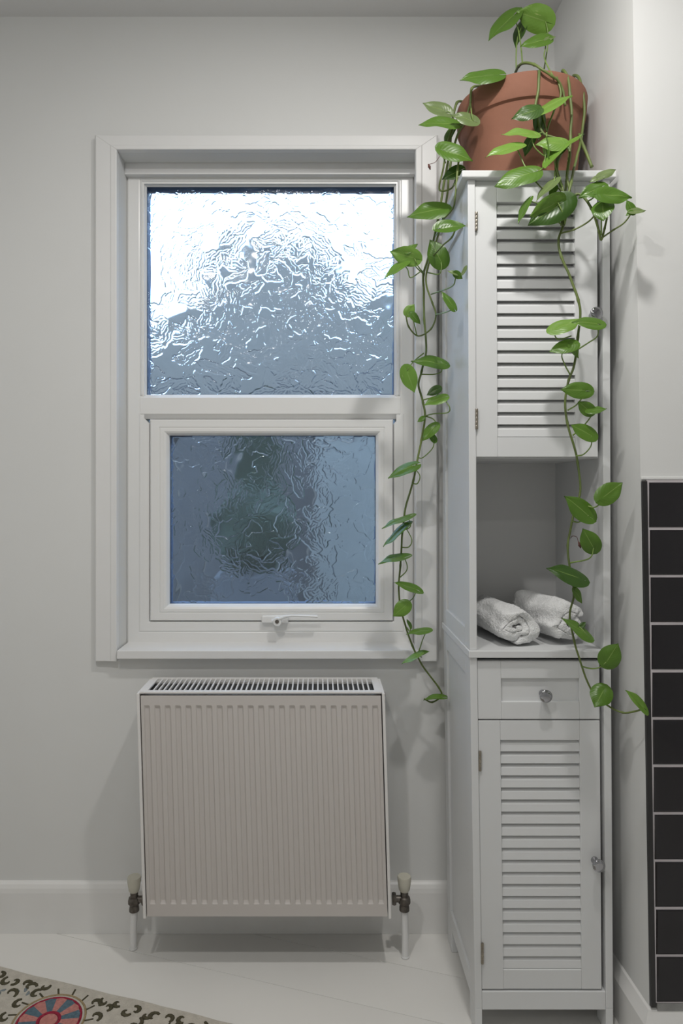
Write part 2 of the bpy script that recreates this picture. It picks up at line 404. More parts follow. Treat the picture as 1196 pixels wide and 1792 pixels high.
# leaf patterned glass: relief is real geometry
def pane(name, x0, x1, z0, z1, seed, step=.0012):
    rng = np.random.RandomState(seed)
    W, H = x1-x0, z1-z0; nx = int(W/step); nz = int(H/step)
    xs = np.linspace(0, W, nx); zs = np.linspace(0, H, nz); XX, ZZ = np.meshgrid(xs, zs)
    hgt = np.zeros_like(XX)
    def stamp(cx, cz, a, L, Wd, amp):
        tl_ = rng.uniform(-.42, .42, 2)
        R = L*.62
        i0, i1 = max(0, int((cx-R)/W*nx)), min(nx, int((cx+R)/W*nx)+1)
        j0, j1 = max(0, int((cz-R)/H*nz)), min(nz, int((cz+R)/H*nz)+1)
        if i1 <= i0 or j1 <= j0: return
        dx = XX[j0:j1, i0:i1]-cx; dz = ZZ[j0:j1, i0:i1]-cz
        u = (dx*math.cos(a)+dz*math.sin(a))/(L/2); v = (-dx*math.sin(a)+dz*math.cos(a))
        v = v+tl_[0]*.9*Wd*np.sin(u*2.0)+.05*Wd*np.sin(u*9+tl_[1]*9)
        hw = np.clip(1-u*u, 0, 1)**.9*Wd/2*(1-.35*u)+1e-6
        s = np.abs(v)/hw
        inside = (np.abs(u) < 1) & (s < 1)
        edge_ = np.exp(-((np.abs(v)-hw*.86)/.0015)**2)
        rib_ = np.exp(-(np.abs(v)/.0012)**2)
        vn = np.exp(-(np.sin((u*L/2-np.abs(v)*1.1)*PI/.012)/.33)**2)*.16
        tu, tv = tl_[0], tl_[1]
        prof = np.where(inside, .30+.75*(1-s**2)+.95*edge_-.55*rib_+vn+tu*u+tv*v/(Wd/2), 0)
        prof *= np.clip((1-np.abs(u))*9, 0, 1)
        old = hgt[j0:j1, i0:i1]
        hgt[j0:j1, i0:i1] = np.where(inside & (prof*amp > old*0), prof*amp, old)
    nl = int(W*H/(.060*.036)*1.5); cent = []
    for k in range(nl*6):
        if len(cent) >= nl: break
        cx, cz = rng.rand()*W, rng.rand()*H
        if any((cx-a_)**2+(cz-b_)**2 < .021**2 for a_, b_ in cent): continue
        cent.append((cx, cz)); a0 = rng.rand()*2*PI; L0 = rng.uniform(.046, .074)
        for j in range(rng.randint(1, 4)):
            a = a0+(j-1)*.95+rng.uniform(-.2, .2)
            stamp(cx+math.cos(a)*L0*.5, cz+math.sin(a)*L0*.5, a, L0*rng.uniform(.8, 1.1), L0*rng.uniform(.38, .52), rng.uniform(.0008, .0013))
    # fine hammered background
    g = np.zeros_like(XX)
    for f_, am in ((30, .00022), (90, .00003)):
        for _ in range(5):
            a = rng.rand()*2*PI; ph = rng.rand()*6.28
            g += am*np.sin((XX*math.cos(a)+ZZ*math.sin(a))*f_*2+ph+1.5*np.sin(XX*f_*.7+ph)+1.5*np.sin(ZZ*f_*.6-ph))
    hgt = hgt*1.0+g
    for _ in range(1):
        k = hgt.copy(); k[1:-1, 1:-1] = (hgt[1:-1, 1:-1]*4+hgt[:-2, 1:-1]+hgt[2:, 1:-1]+hgt[1:-1, :-2]+hgt[1:-1, 2:])/8; hgt = k
    edge = np.minimum(np.minimum(XX, W-XX), np.minimum(ZZ, H-ZZ)); hgt *= np.clip(edge/.003, 0, 1)
    yb = .006
    front = np.stack([XX-W/2, -yb/2-hgt, ZZ-H/2], -1).reshape(-1, 3)
    co = np.concatenate([front, np.array([[-W/2, yb/2, -H/2], [W/2, yb/2, -H/2], [W/2, yb/2, H/2], [-W/2, yb/2, H/2]])])
    idx = np.arange(nx*nz).reshape(nz, nx)
    quads = np.stack([idx[:-1, :-1], idx[:-1, 1:], idx[1:, 1:], idx[1:, :-1]], -1).reshape(-1, 4)
    B = nx*nz
    faces = quads.tolist()
    faces.append([B+3, B+2, B+1, B])
    bot = idx[0, :].tolist(); top = idx[-1, :].tolist(); lef = idx[:, 0].tolist(); rig = idx[:, -1].tolist()
    faces.append([B, B+1]+bot[::-1]); faces.append([B+2, B+3]+top); faces.append([B+3, B]+lef); faces.append([B+1, B+2]+rig[::-1])
    me = bpy.data.meshes.new(name); me.from_pydata(co.tolist(), [], faces)
    sm = np.zeros(len(me.polygons), bool); sm[:len(quads)] = True; me.polygons.foreach_set('use_smooth', sm)
    me.materials.append(m_glass); me.update()
    o = bpy.data.objects.new(name, me); C.objects.link(o); o.parent = win
    o.location = Vector(((x0+x1)/2, GY+.012, (z0+z1)/2))-win.location
    return o
pane('glass_pane', gx0-.0005, gx1+.0005, gz0-.0005, gz1+.0005, 3)
pane('glass_pane', hx0-.0005, hx1+.0005, hz0-.0005, hz1+.0005, 11)
# ---------------------------------------------------------------- outdoors, blurred behind the glass
struct(obj('ground', MB().box(-6, 6, 1.9, 12, -.3, -.05), m_ground))
hs = thing('neighbour_house', 'grey rendered neighbouring house blurred behind the upper patterned glass pane', 'house', (-.7, 6, -.05))
mb = MB()
g = [(-5.0, 6.0, -.05), (5.0, 6.0, -.05), (5.0, 6.0, 2.80), (.32, 6.0, 2.80), (.18, 6.0, 3.02), (.02, 6.0, 3.20), (-.25, 6.0, 3.30), (-.72, 6.0, 3.28), (-.98, 6.0, 3.02), (-1.16, 6.0, 2.62), (-1.5, 6.0, 2.42), (-5.0, 6.0, 2.40)]
n = len(g)
mb.add(g+[(x, 8.5, z) for x, y, z in g], [tuple(range(n)), tuple(range(2*n-1, n-1, -1))]+[(i, i+n, (i+1) % n+n, (i+1) % n) for i in range(n)])
obj('wall', mb, m_ext, hs)
fe = thing('garden_fence', 'grey timber garden fence blurred behind the lower patterned glass pane', 'fence', (0, 3.9, -.05))
b0 = None
for k in range(34):
    x = -2.6+k*.155
    if b0 is None: b0 = obj('fence_board', MB().box(x-.072, x+.072, 3.90, 3.92, -.05, 1.62), m_fence, fe, bevel=.002)
    else: inst(b0, (x, 3.91, .785+random.uniform(-.01, .01)), fe)
obj('fence_rail', MB().box(-2.7, 2.7, 3.92, 3.96, .3, .38).box(-2.7, 2.7, 3.92, 3.96, 1.3, 1.38), m_fence, fe)
pst = thing('downpipe_post', 'dark upright post blurred behind the middle of the lower patterned glass pane', 'post', (-.26, 2.86, -.05))
obj('post', MB().box(-.35, -.175, 2.80, 2.92, -.05, 1.35), m_bush, pst, bevel=.01)
obj('post_cap', MB().box(-.37, -.155, 2.78, 2.94, 1.35, 1.39), m_bush, pst, bevel=.01)
bs = thing('clipped_bush', 'dark rounded bush blurred behind the lower patterned glass pane', 'bush', (-.245, 2.46, .80))
bm = bmesh.new(); bmesh.ops.create_icosphere(bm, subdivisions=4, radius=1)
bv = [Vector((v.co.x*.165-.245, v.co.y*.12+2.54, v.co.z*.14+.935)) for v in bm.verts]
bv = [p+Vector((noise.noise(p*9), noise.noise(p*9+Vector((5, 0, 0))), noise.noise(p*9+Vector((0, 7, 0)))))*.04 for p in bv]
mb = MB().add(bv, [tuple(v.index for v in f.verts) for f in bm.faces]); bm.free()
obj('foliage', mb, m_bush, bs)
pw = thing('planter_tub', 'grey planter tub blurred low in the lower patterned glass pane, under the bush', 'planter', (-.245, 2.54, -.05))
mb = MB().add([(x*k-.245, 2.54+y*k*.6, z) for k, z in ((.11, -.05), (.14, .765)) for x, y in ((-1, -1), (1, -1), (1, 1), (-1, 1))], [(0,3,2,1),(4,5,6,7),(0,1,5,4),(1,2,6,5),(2,3,7,6),(3,0,4,7)])
obj('tub', mb, m_plant, pw, bevel=.01)
sh = thing('storage_shed', 'pale shed blurred at the right of the lower patterned glass pane', 'shed', (.32, 3.3, -.05))
obj('shed_wall', MB().box(-.02, .56, 3.15, 3.6, -.05, 1.36), m_shed, sh, bevel=.004)
mb = MB()
g = [(-.06, 3.12, 1.36), (.60, 3.12, 1.36), (.60, 3.12, 1.38), (.27, 3.12, 1.46), (-.06, 3.12, 1.38)]; n = 5
mb.add(g+[(x, 3.64, z) for x, y, z in g], [tuple(range(n)), tuple(range(2*n-1, n-1, -1))]+[(i, i+n, (i+1) % n+n, (i+1) % n) for i in range(n)])
obj('shed_roof', mb, m_roof, sh)
# ---------------------------------------------------------------- radiator
RY0, RY1 = 1.500, 1.618; rx0, rx1, rzt, rzb = -.4029, .1430, .618, .126
def rwarp(p): return Vector((p.x+.0145*(rzt-p.z)/(rzt-rzb), p.y, p.z))
rad = thing('radiator', 'cream white ribbed panel radiator on the wall under the window', 'radiator', ((rx0+rx1)/2+.007, 1.56, rzb))
s = 1.5/F
gc = [X_(256.6+18.17*k, 1.5) for k in range(23)]
xsn = [rx0+.009]
dep = [0]
for c in gc:
    for o_, d_ in ((-.0068, 0), (-.0050, .0028), (-.0036, .0034), (.0036, .0034), (.0050, .0028), (.0068, 0)):
        xsn.append(c+o_); dep.append(d_)
xsn.append(rx1-.009); dep.append(0)
zt_, zb_ = rzt-.006, rzb+.002
gt, gb = Z_(1236, 1.5), Z_(1581, 1.5)
zl = [(zt_, 0), (gt+.002, 0), (gt-.001, .5), (gt-.005, 1), (gb+.006, 1), (gb+.001, .5), (gb-.002, 0), (zb_, 0)]
mb = MB(); nx = len(xsn)
vv = [(x, RY0+d*k, z) for z, k in zl for x, d in zip(xsn, dep)]
ff = [(j*nx+i, j*nx+i+1, (j+1)*nx+i+1, (j+1)*nx+i) for j in range(len(zl)-1) for i in range(nx-1)]
mb.add(vv, ff)
e = [(xsn[0], RY0, zt_), (xsn[-1], RY0, zt_), (xsn[-1], RY0, zb_), (xsn[0], RY0, zb_), (xsn[0], RY0+.014, zt_), (xsn[-1], RY0+.014, zt_), (xsn[-1], RY0+.014, zb_), (xsn[0], RY0+.014, zb_)]
mb.add(e, [(0,1,5,4),(1,2,6,5),(2,3,7,6),(3,0,4,7),(4,5,6,7)])
obj('front_panel', mb, m_rad, rad, warp=rwarp)
for xa in (rx0, rx1-.0065):
    obj('side_cover', MB().box(xa, xa+.0065, RY0-.001, RY1, rzb-.003, rzt), m_radw, rad, warp=rwarp, bevel=.0012)
obj('back_panel', MB().box(rx0+.008, rx1-.008, RY1-.012, RY1, rzb, rzt-.008), m_radw, rad, warp=rwarp)
mb = MB()
for k in range(40):
    x = rx0+.02+k*(rx1-rx0-.04)/39
    mb.box(x-.0008, x+.0008, RY0+.018, RY1-.016, rzb+.02, rzt-.02)
o = obj('convector_fins', mb, m_vmetal, rad, warp=rwarp); o['kind'] = 'stuff'
gr = MB().box(rx0+.0068, rx1-.0068, RY0, RY0+.014, rzt-.0005, rzt+.003).box(rx0+.0068, rx1-.0068, RY1-.012, RY1, rzt-.0005, rzt+.003)
gr.box(rx0+.0068, rx0+.022, RY0+.014, RY1-.012, rzt-.0005, rzt+.003).box(rx1-.022, rx1-.0068, RY0+.014, RY1-.012, rzt-.0005, rzt+.003)
obj('grille_frame', gr, m_radw, rad, warp=rwarp)
g0 = None; xa, xb = rx0+.022, rx1-.022; NS = 44
for k in range(NS-1):
    x = xa+(k+1)*(xb-xa)/NS
    if g0 is None: g0 = obj('grille_slat', MB().box(x-.0016, x+.0016, RY0+.013, RY1-.011, rzt-.002, rzt+.0025), m_radw, rad)
    else: inst(g0, (x, (RY0+RY1+.002)/2, rzt+.00025), rad)
obj('slot_shade_plate', MB().box(rx0+.010, rx1-.010, RY0+.0145, RY1-.0125, rzt-.011, rzt-.008), m_dark, rad)  # added dark plate, stands in for shade inside the grille slots
for xa in (rx0+.08, rx1-.08):
    obj('wall_bracket', MB().box(xa-.012, xa+.012, RY1-.001, WY+.0005, .25, .50), m_radw, rad, warp=rwarp)
mb = MB().lathe([(.003, 0), (.006, .001), (.006, .006), (.003, .007)], (rx1+.0005, RY1-.05, rzt-.022), 'X', 12)
obj('bleed_valve', mb, m_vmetal, rad, smooth=True)
def valve(px, floor_y, ytop, side, label):
    d = CAMZ*F/(floor_y-CY0); x = X_(px, d)
    zc = Z_(ytop, d); zk = Z_(ytop+26, d); zm = Z_(ytop+58, d)
    t = thing('radiator_valve', label, 'valve', (x, d, 0))
    mb = MB().lathe([(.0145, zc), (.0160, zc-.004), (.0150, zc-.008), (.0155, zc-.010), (.0125, zk+.004), (.010, zk)][::-1], (x, d, 0), 'Z', 20)
    obj('valve_cap', mb, m_cap, t, smooth=True)
    mb = MB().lathe([(.0090, zk), (.0090, zk-.012), (.0125, zk-.014), (.0140, zk-.020), (.0140, zk-.026), (.0100, zk-.030), (.0115, zm+.004), (.0115, zm-.002), (.007, zm-.003)][::-1], (x, d, 0), 'Z', 20)
    e = side*.024
    mb.lathe([(.0075, min(0, e)), (.0075, max(0, e))], (x, d, zk-.018), 'X', 14)
    obj('valve_body', mb, m_vmetal, t, smooth=True)
    mb = MB().lathe([(.0125, -.0045), (.0135, 0), (.0125, .0045)], (x+side*.0235, d, zk-.018), 'X', 6)
    obj('union_nut', mb, m_vmetal, t)
    mb = MB().tube([(x, d, zm-.002), (x-side*.002, d, zm*.5), (x-side*.002, d, .0012)], .0080, 14)
    mb.lathe([(.0095, 0), (.0095, .003)], (x-side*.002, d, .0005), 'Z', 16)
    obj('supply_pipe', mb, m_gloss, t, smooth=True)
    return t
valve(235, 1660, 1534, 1, 'left radiator valve with cream cap on a white painted pipe')
valve(708, 1675, 1533, -1, 'right radiator valve with cream cap beside the cabinet, on white pipe')
# ---------------------------------------------------------------- cabinet
CY = 1.335; CB = 1.620
def CXw(u, z):
    y = CY0+(CAMZ-z)*F/CY
    xl = np.interp(y, [320, 1140, 1780], [819, 822.5, 832]); xr = np.interp(y, [320, 1140, 1780], [1068, 1070, 1074])
    return X_(xl+(xr-xl)*u, CY)
def cw(p): return Vector((CXw(p.x, p.z), p.y, p.z))      # cabinet space: x is 0..1 across
FZ = lambda y: Z_(y, CY)
TOPZ = 1.671
cabn = thing('storage_cabinet', 'tall narrow white bathroom cabinet with louvred doors in the corner', 'cabinet', (CXw(.5, 0), 1.48, 0))
def cobj(n, mb, m=m_cab, par=None, bevel=.0012, **k): return obj(n, mb, m, par or cabn, bevel=bevel, warp=cw, **k)
T = .052
def side(u0, u1, ur0, ur1, za, zb, nza, nzb):
    # framed side: stiles, rails and a recessed panel
    mb = MB()
    mb.box(u0, u1, CY, 1.380, za, zb).box(u0, u1, 1.585, CB, za, zb)
    mb.box(u0, u1, 1.380, 1.585, za, nza).box(u0, u1, 1.380, 1.585, nzb, zb)
    mb.box(ur0, ur1, 1.378, 1.587, nza-.002, nzb+.002)
    return mb
zc0, zc1 = .7365, .7507
for (u0, u1, r0, r1) in ((0, T, .020, T), (1-T, 1, 1-T, .98)):
    cobj('side_panel', side(u0, u1, r0, r1, zc1, TOPZ, .788, 1.605))
    cobj('side_panel', side(u0, u1, r0, r1, .050, zc0, .089, .695))
    cobj('leg', MB().box(u0, u1, CY, 1.380, 0, .050)); cobj('leg', MB().box(u0, u1, 1.572, CB, 0, .050))
# right stile runs on past the counter
cobj('back_panel', MB().box(T, 1-T, 1.606, 1.614, .05, TOPZ), m_cabin, bevel=0)
top = obj('top_board', MB().box(.2761, .5765, 1.325, 1.628, TOPZ, 1.685), m_cab, cabn, bevel=.002)
obj('counter_board', MB().box(.2905, X_(1058, 1.33), 1.330, 1.625, zc0, zc1).box(X_(1058, 1.33)-.001, .572, 1.336, 1.62, zc0, zc1), m_cab, cabn, bevel=.0015)
cobj('shelf', MB().box(T, 1-T, CY+.022, 1.606, FZ(801), FZ(801)+.014), m_cab)
cobj('header_rail', MB().box(T, 1-T, 1.342, 1.355, FZ(323), TOPZ))
cobj('bottom_board', MB().box(T, 1-T, 1.36, 1.606, .070, .084), m_cab)
cobj('kick_rail', MB().box(T, 1-T, CY+.001, 1.355, .047, FZ(1736)))
cobj('kick_rail', MB().box(T, 1-T, 1.585, 1.60, .05, .084))
def knob(px, py, par, d0=1.338):
    c = P(px, py, d0)
    mb = MB().lathe([(.0072, 0), (.0068, -.002), (.0045, -.006), (.0045, -.009), (.0075, -.013), (.0115, -.018), (.0125, -.0215), (.0115, -.0235), (.006, -.0245), (.001, -.0246)], c, 'Y', 28)
    return obj('knob', mb, m_chrome, par, smooth='all')
def hinge(px, y0, y1, par):
    x = X_(px, CY); mb = MB()
    z0, z1 = FZ(y1), FZ(y0); n = 5
    for k in range(n):
        a = z0+(z1-z0)*k/n
        mb.lathe([(.0026, a), (.0029, a+.0006), (.0029, a+(z1-z0)/n-.0009), (.0026, a+(z1-z0)/n-.0003)], (x, CY-.0008, 0), 'Z', 10)
    return obj('hinge', mb, m_brass, par, smooth=True)
DF = 1.338; DB = 1.355
def louvre(ud0, ud1, ui0, ui1, yt, yb, lt, lb, knobp, hinges, label):
    zt, zb = FZ(yt), FZ(yb); a, b_ = FZ(lt), FZ(lb)
    mb = MB().box(ud0, ui0, DF, DB, zb, zt).box(ui1, ud1, DF, DB, zb, zt)
    mb.box(ui0, ui1, DF+.0004, DB, zb, b_).box(ui0, ui1, DF+.0004, DB, a, zt)
    d = cobj('door', mb, bevel=.001); d['label'] = label
    ns = 19; pitch = (a-b_)/ns
    first = None
    for k in range(ns):
        zc = a-pitch*(k+.5); xm = (CXw(ui0, zc)+CXw(ui1, zc))/2
        if first is None:
            hw = (CXw(ui1, zc)-CXw(ui0, zc))/2+.001
            # angled slat: front face leans, dark slot above it
            h = pitch*.60
            pr = [(-.0075, -h), (-.0085, -h+.0035), (.0045, h), (.0085, h-.002), (-.0035, -h)]
            pr = [(-.0073, -pitch*.46), (-.0055, pitch*.16), (.0020, pitch*.52), (.0050, pitch*.50), (-.0030, pitch*.10), (-.0045, -pitch*.46)]
            n = len(pr); m_ = MB().add([(-hw, y, z) for y, z in pr]+[(hw, y, z) for y, z in pr], [(i, (i+1) % n, (i+1) % n+n, i+n) for i in range(n)]+[tuple(range(n)), tuple(range(2*n-1, n-1, -1))])
            first = obj('louvre_slat', m_, m_cab, d, origin=(0, 0, 0), bevel=.0006)
            first.location = Vector((xm, 1.3475, zc))-wpos(d)
        else: inst(first, (xm, 1.3475, zc), d)
    knob(*knobp, d)
    for h in hinges: hinge(*h, d)
    # dust board behind the slats
    mb = MB().box(ui0-.01, ui1+.01, DB, DB+.003, b_-.004, a+.004); obj('door_backing', mb, m_cabin, d, warp=cw)
    return d
louvre(.054, .916, .206, .758, 324, 799.5, 352, 765, (1037, 553), ((834, 371, 404), (834.5, 715, 751)), 'upper louvred door')
louvre(.054, .922, .212, .778, 1262, 1733, 1296.5, 1699, (1041, 1505), ((840.5, 1314, 1349), (844.5, 1650, 1686)), 'lower louvred door')
za, zb = FZ(1259.5), FZ(1157)
pa, pb = FZ(1229), FZ(1188)
mb = MB().box(.054, .222, DF, DB, za, zb).box(.778, .922, DF, DB, za, zb).box(.222, .778, DF, DB, za, pa).box(.222, .778, DF, DB, pb, zb).box(.22, .78, DF+.006, DB, pa-.001, pb+.001)
dr = cobj('drawer', mb, bevel=.001)
knob(950, 1213, dr, 1.343)
cobj('divider_rail', MB().box(T, 1-T, DB+.001, DB+.02, FZ(1268), FZ(1252)), m_cabin)
# ---------------------------------------------------------------- towels
def towel(name, label, c0, c1, rx, rz, turns, seed, start, tip=0):
    """rolled towel; c0 front centre, c1 back centre"""
    c0 = Vector(c0); c1 = Vector(c1); ax = (c1-c0); L = ax.length; ax.normalize()
    sidev = Vector((0, 0, 1)).cross(ax).normalized(); up = Vector((0, 0, 1))
    nseg = 34*turns; nseg = int(nseg); th = 1.0/(turns+.55)
    ctr = []
    for i in range(nseg+1):
        t = i/nseg; a = start+t*turns*2*PI; r = .09+(1-.09-th*.5)*t
        ctr.append((r*math.cos(a), r*math.sin(a), r))
    ring = []
    for sgn in (1, -1):
        rng_ = range(nseg+1) if sgn == 1 else range(nseg, -1, -1)
        for i in rng_:
            x, z, r = ctr[i]; k = (r+sgn*th*.46)/max(r, 1e-4); ring.append((x*k, z*k))
    n = len(ring); ns = 30; mb = MB(); vv = []
    zbase = zc1+.0004
    for j in range(ns+1):
        t = j/ns; c = c0.lerp(c1, t)
        bulge = 1+.07*math.sin(PI*t)+.05*noise.noise(Vector((t*3, seed, 0)))
        ed = .94 if j in (0, ns) else 1
        for i, (x, z) in enumerate(ring):
            sx, sz = x*rx*bulge*ed, z*rz*bulge*ed
            wob = noise.noise(Vector((x*1.7+seed, z*1.7, t*2.2)))*.014
            wob2 = noise.noise(Vector((x*5+seed, z*5, t*7)))*.0022
            p = c+sidev*(sx+wob)+up*(sz+wob*.8+wob2)
            p += ax*(noise.noise(Vector((x*2.1, z*2.1, seed+4)))*.010*(1 if t < .5 else -1) if j < 3 or j > ns-3 else 0)
            p += Vector((noise.noise(p*240), noise.noise(p*240+Vector((9, 0, 0))), noise.noise(p*240+Vector((0, 9, 0)))))*.0009
            if p.z < zbase+.012: p.z = zbase+max(0, (p.z-zbase+.012))*.5
            vv.append(p)
    ff = []
    for j in range(ns):
        for i in range(n):
            a = j*n+i; b_ = j*n+(i+1) % n; ff.append((a, b_, b_+n, a+n))
    h = n//2
    for j, flip in ((0, 0), (ns, 1)):
        for i in range(h-1):
            q = (j*n+i, j*n+i+1, j*n+n-2-i, j*n+n-1-i); ff.append(q if not flip else q[::-1])
    mb.add(vv, ff)
    o = obj(name, mb, m_towel, smooth='all'); ss = o.modifiers.new('s', 'SUBSURF'); ss.levels = 1; ss.render_levels = 2
    tx = bpy.data.textures.get('terry') or bpy.data.textures.new('terry', 'CLOUDS'); tx.noise_scale = .0045; tx.noise_depth = 2
    dm = o.modifiers.new('d', 'DISPLACE'); dm.texture = tx; dm.strength = .0032; dm.mid_level = .5; dm.texture_coords = 'LOCAL'
    tag(o, label, 'towel', 'rolled towels on the open shelf'); return o
towel('rolled_towel', 'left white terry towel, rolled, with its spiral end facing forward', (.3925, 1.362, .789), (.364, 1.560, .792), .0495, .0415, 2.35, 3, 2.6)
towel('rolled_towel', 'right white terry towel, rolled, lying angled toward the cabinet side', (.5035, 1.374, .793), (.463, 1.56, .793), .0435, .0455, 2.2, 8, 1.6)
# ---------------------------------------------------------------- potted pothos
PC = Vector((X_(911, 1.48), 1.48, 1.6855)); PR = .136; PH = 1.892-1.6855
plant = thing('potted_pothos', 'trailing pothos plant in a terracotta pot on top of the white cabinet', 'plant', PC)
pf = [(.060, .004), (.106, 0), (.112, .004), (.126, PH-.058), (.1275, PH-.052), (.1325, PH-.049), (.1335, PH-.046), (.1365, PH-.006), (.1350, PH-.001), (.1320, PH),
      (.1240, PH-.002), (.1200, PH-.03), (.110, .02), (.05, .018)]
obj('terracotta_pot', MB().lathe(pf, PC, 'Z', 72), m_terra, plant, smooth=True)
mb = MB().lathe([(.002, PH-.045), (.06, PH-.030), (.1185, PH-.036), (.1180, PH-.05), (.002, PH-.055)], PC, 'Z', 48)
obj('soil', mb, m_soil, plant, smooth='all')
vines = {}
def vine(key, pts, r0=.0027, r1=.0019, d=1.3):
    w3 = []
    for p in pts:
        dd = p[2] if len(p) > 2 else d; w3.append(P(p[0], p[1], dd))
    sp = spline(w3, 6); n = len(sp)
    sp = [p+Vector((noise.noise(p*30), noise.noise(p*30+Vector((3, 0, 0))), 0))*.0010 for p in sp]
    rr = [(r0+(r1-r0)*i/n)*(1.28 if i % 12 == 6 else 1) for i in range(n)]
    obj('vine', MB().tube(sp, rr, 8), m_stem, plant, smooth='all')
    vines[key] = sp
vine('L1', [(815,178,1.50),(800,180,1.47),(792,215,1.46),(786,270,1.47),(776,330,1.49),(764,400,1.50),(749,455,1.51),(742,480,1.52),(742,520,1.53),(743,560,1.53),(746,615,1.53),(738,650,1.53),(733,675,1.53),(741,705,1.53),(744,728,1.53),
            (738,770,1.54),(730,810,1.54),(724,840,1.54),(710,890,1.55),(705,930,1.55),(703,960,1.55),(701,990,1.55),(698,1030,1.55),(701,1060,1.55),(710,1095,1.56),(722,1130,1.56),(740,1165,1.57),(768,1203,1.58),(773,1218,1.585),(757,1229,1.58),(743,1223,1.57)])
vine('L2', [(842,150,1.44),(826,155,1.41),(823,185,1.405),(812,215,1.41),(800,240,1.43),(788,290,1.44),(783,340,1.45),(778,370,1.46),(768,410,1.47),(748,470,1.49),(747,500,1.50),(757,530,1.50),(763,552,1.50),(755,575,1.50),(733,588,1.50),(716,572,1.49),(711,552,1.48)], .0026, .0016)
vine('L3', [(806,262,1.40),(801,300,1.385),(797,345,1.38),(793,365,1.40),(775,385,1.44),(762,398,1.47)], .0022, .0014)
vine('L4', [(797,212,1.43),(784,250,1.43),(775,300,1.44),(770,332,1.44),(790,330,1.42),(798,315,1.40)], .0022, .0016)
vine('L5', [(800,395,1.375),(791,415,1.39),(775,430,1.42),(757,450,1.47),(748,468,1.50)], .0018, .0014)
vine('R1', [(940,150,1.40),(944,125,1.335),(942,160,1.325),(938,195,1.325),(950,232,1.32),(975,243,1.315),(997,262,1.305),(994,300,1.30),(988,355,1.30),(986,395,1.30),(978,420,1.295),(983,450,1.29),(998,485,1.285),(1012,525,1.28),(1016,550,1.28),(1012,590,1.28),(1005,640,1.285),(996,665,1.285),(990,700,1.285),(993,740,1.285),(1005,780,1.285),
            (1012,810,1.285),(1016,860,1.285),(1006,895,1.285),(1000,925,1.285),(994,955,1.285),(999,1000,1.285),(1005,1040,1.285),(998,1075,1.285),(1005,1120,1.285),(1020,1170,1.28),(1037,1210,1.275),(1060,1232,1.265),(1090,1247,1.245),(1115,1244,1.225),(1129,1238,1.215)], .0027, .0017)
vine('R2', [(985,150,1.44),(985,124,1.378),(994,135,1.360),(998,165,1.353),(1001,200,1.35),(999,240,1.345),(997,270,1.33),(993,310,1.29),(998,345,1.285),(985,392,1.29)], .0030, .0022)
vine('R3', [(1000,150,1.47),(1005,133,1.43),(1014,138,1.405),(1021,165,1.395),(1023,200,1.395),(1018,240,1.385),(1010,275,1.35),(1000,320,1.285),(988,365,1.28),(984,395,1.285)], .0033, .0022)
vine('R4', [(1014,235,1.385),(1022,258,1.37),(1030,275,1.36),(1036,292,1.352)], .0030, .0030)
vine('R5', [(997,352,1.28),(1010,340,1.275),(1022,345,1.27),(1036,365,1.265),(1043,385,1.265),(1049,405,1.265),(1053,420,1.265),(1059,400,1.262),(1064,375,1.26)], .0026, .0018)
vine('R6', [(983,408,1.29),(1005,402,1.28),(1030,388,1.27),(1043,375,1.265)], .0017, .0015)
vine('R7', [(1056,415,1.265),(1075,402,1.245),(1093,390,1.23),(1107,371,1.215)], .0016, .0012)
vine('R8', [(903,126,1.42),(908,116,1.39),(918,110,1.365),(935,113,1.345),(950,122,1.335),(966,133,1.338),(978,142,1.345),(986,160,1.35),(990,185,1.35)], .0030, .0020)
vine('R9', [(975,135,1.35),(982,165,1.345),(972,190,1.34),(962,215,1.335),(957,235,1.33)], .0020, .0017)
vine('R10', [(957,230,1.325),(950,205,1.33),(945,195,1.328)], .0018, .0016)
vine('R11', [(990,255,1.32),(975,290,1.30),(985,330,1.285),(990,370,1.28),(988,395,1.285)], .0026, .0020)
vine('R12', [(975,275,1.31),(973,300,1.295),(985,340,1.285)], .0018, .0014)
vine('R13', [(930,302,1.285),(938,318,1.28),(955,332,1.278),(972,325,1.278),(990,345,1.28)], .0014, .0012)
nleaf = [0]
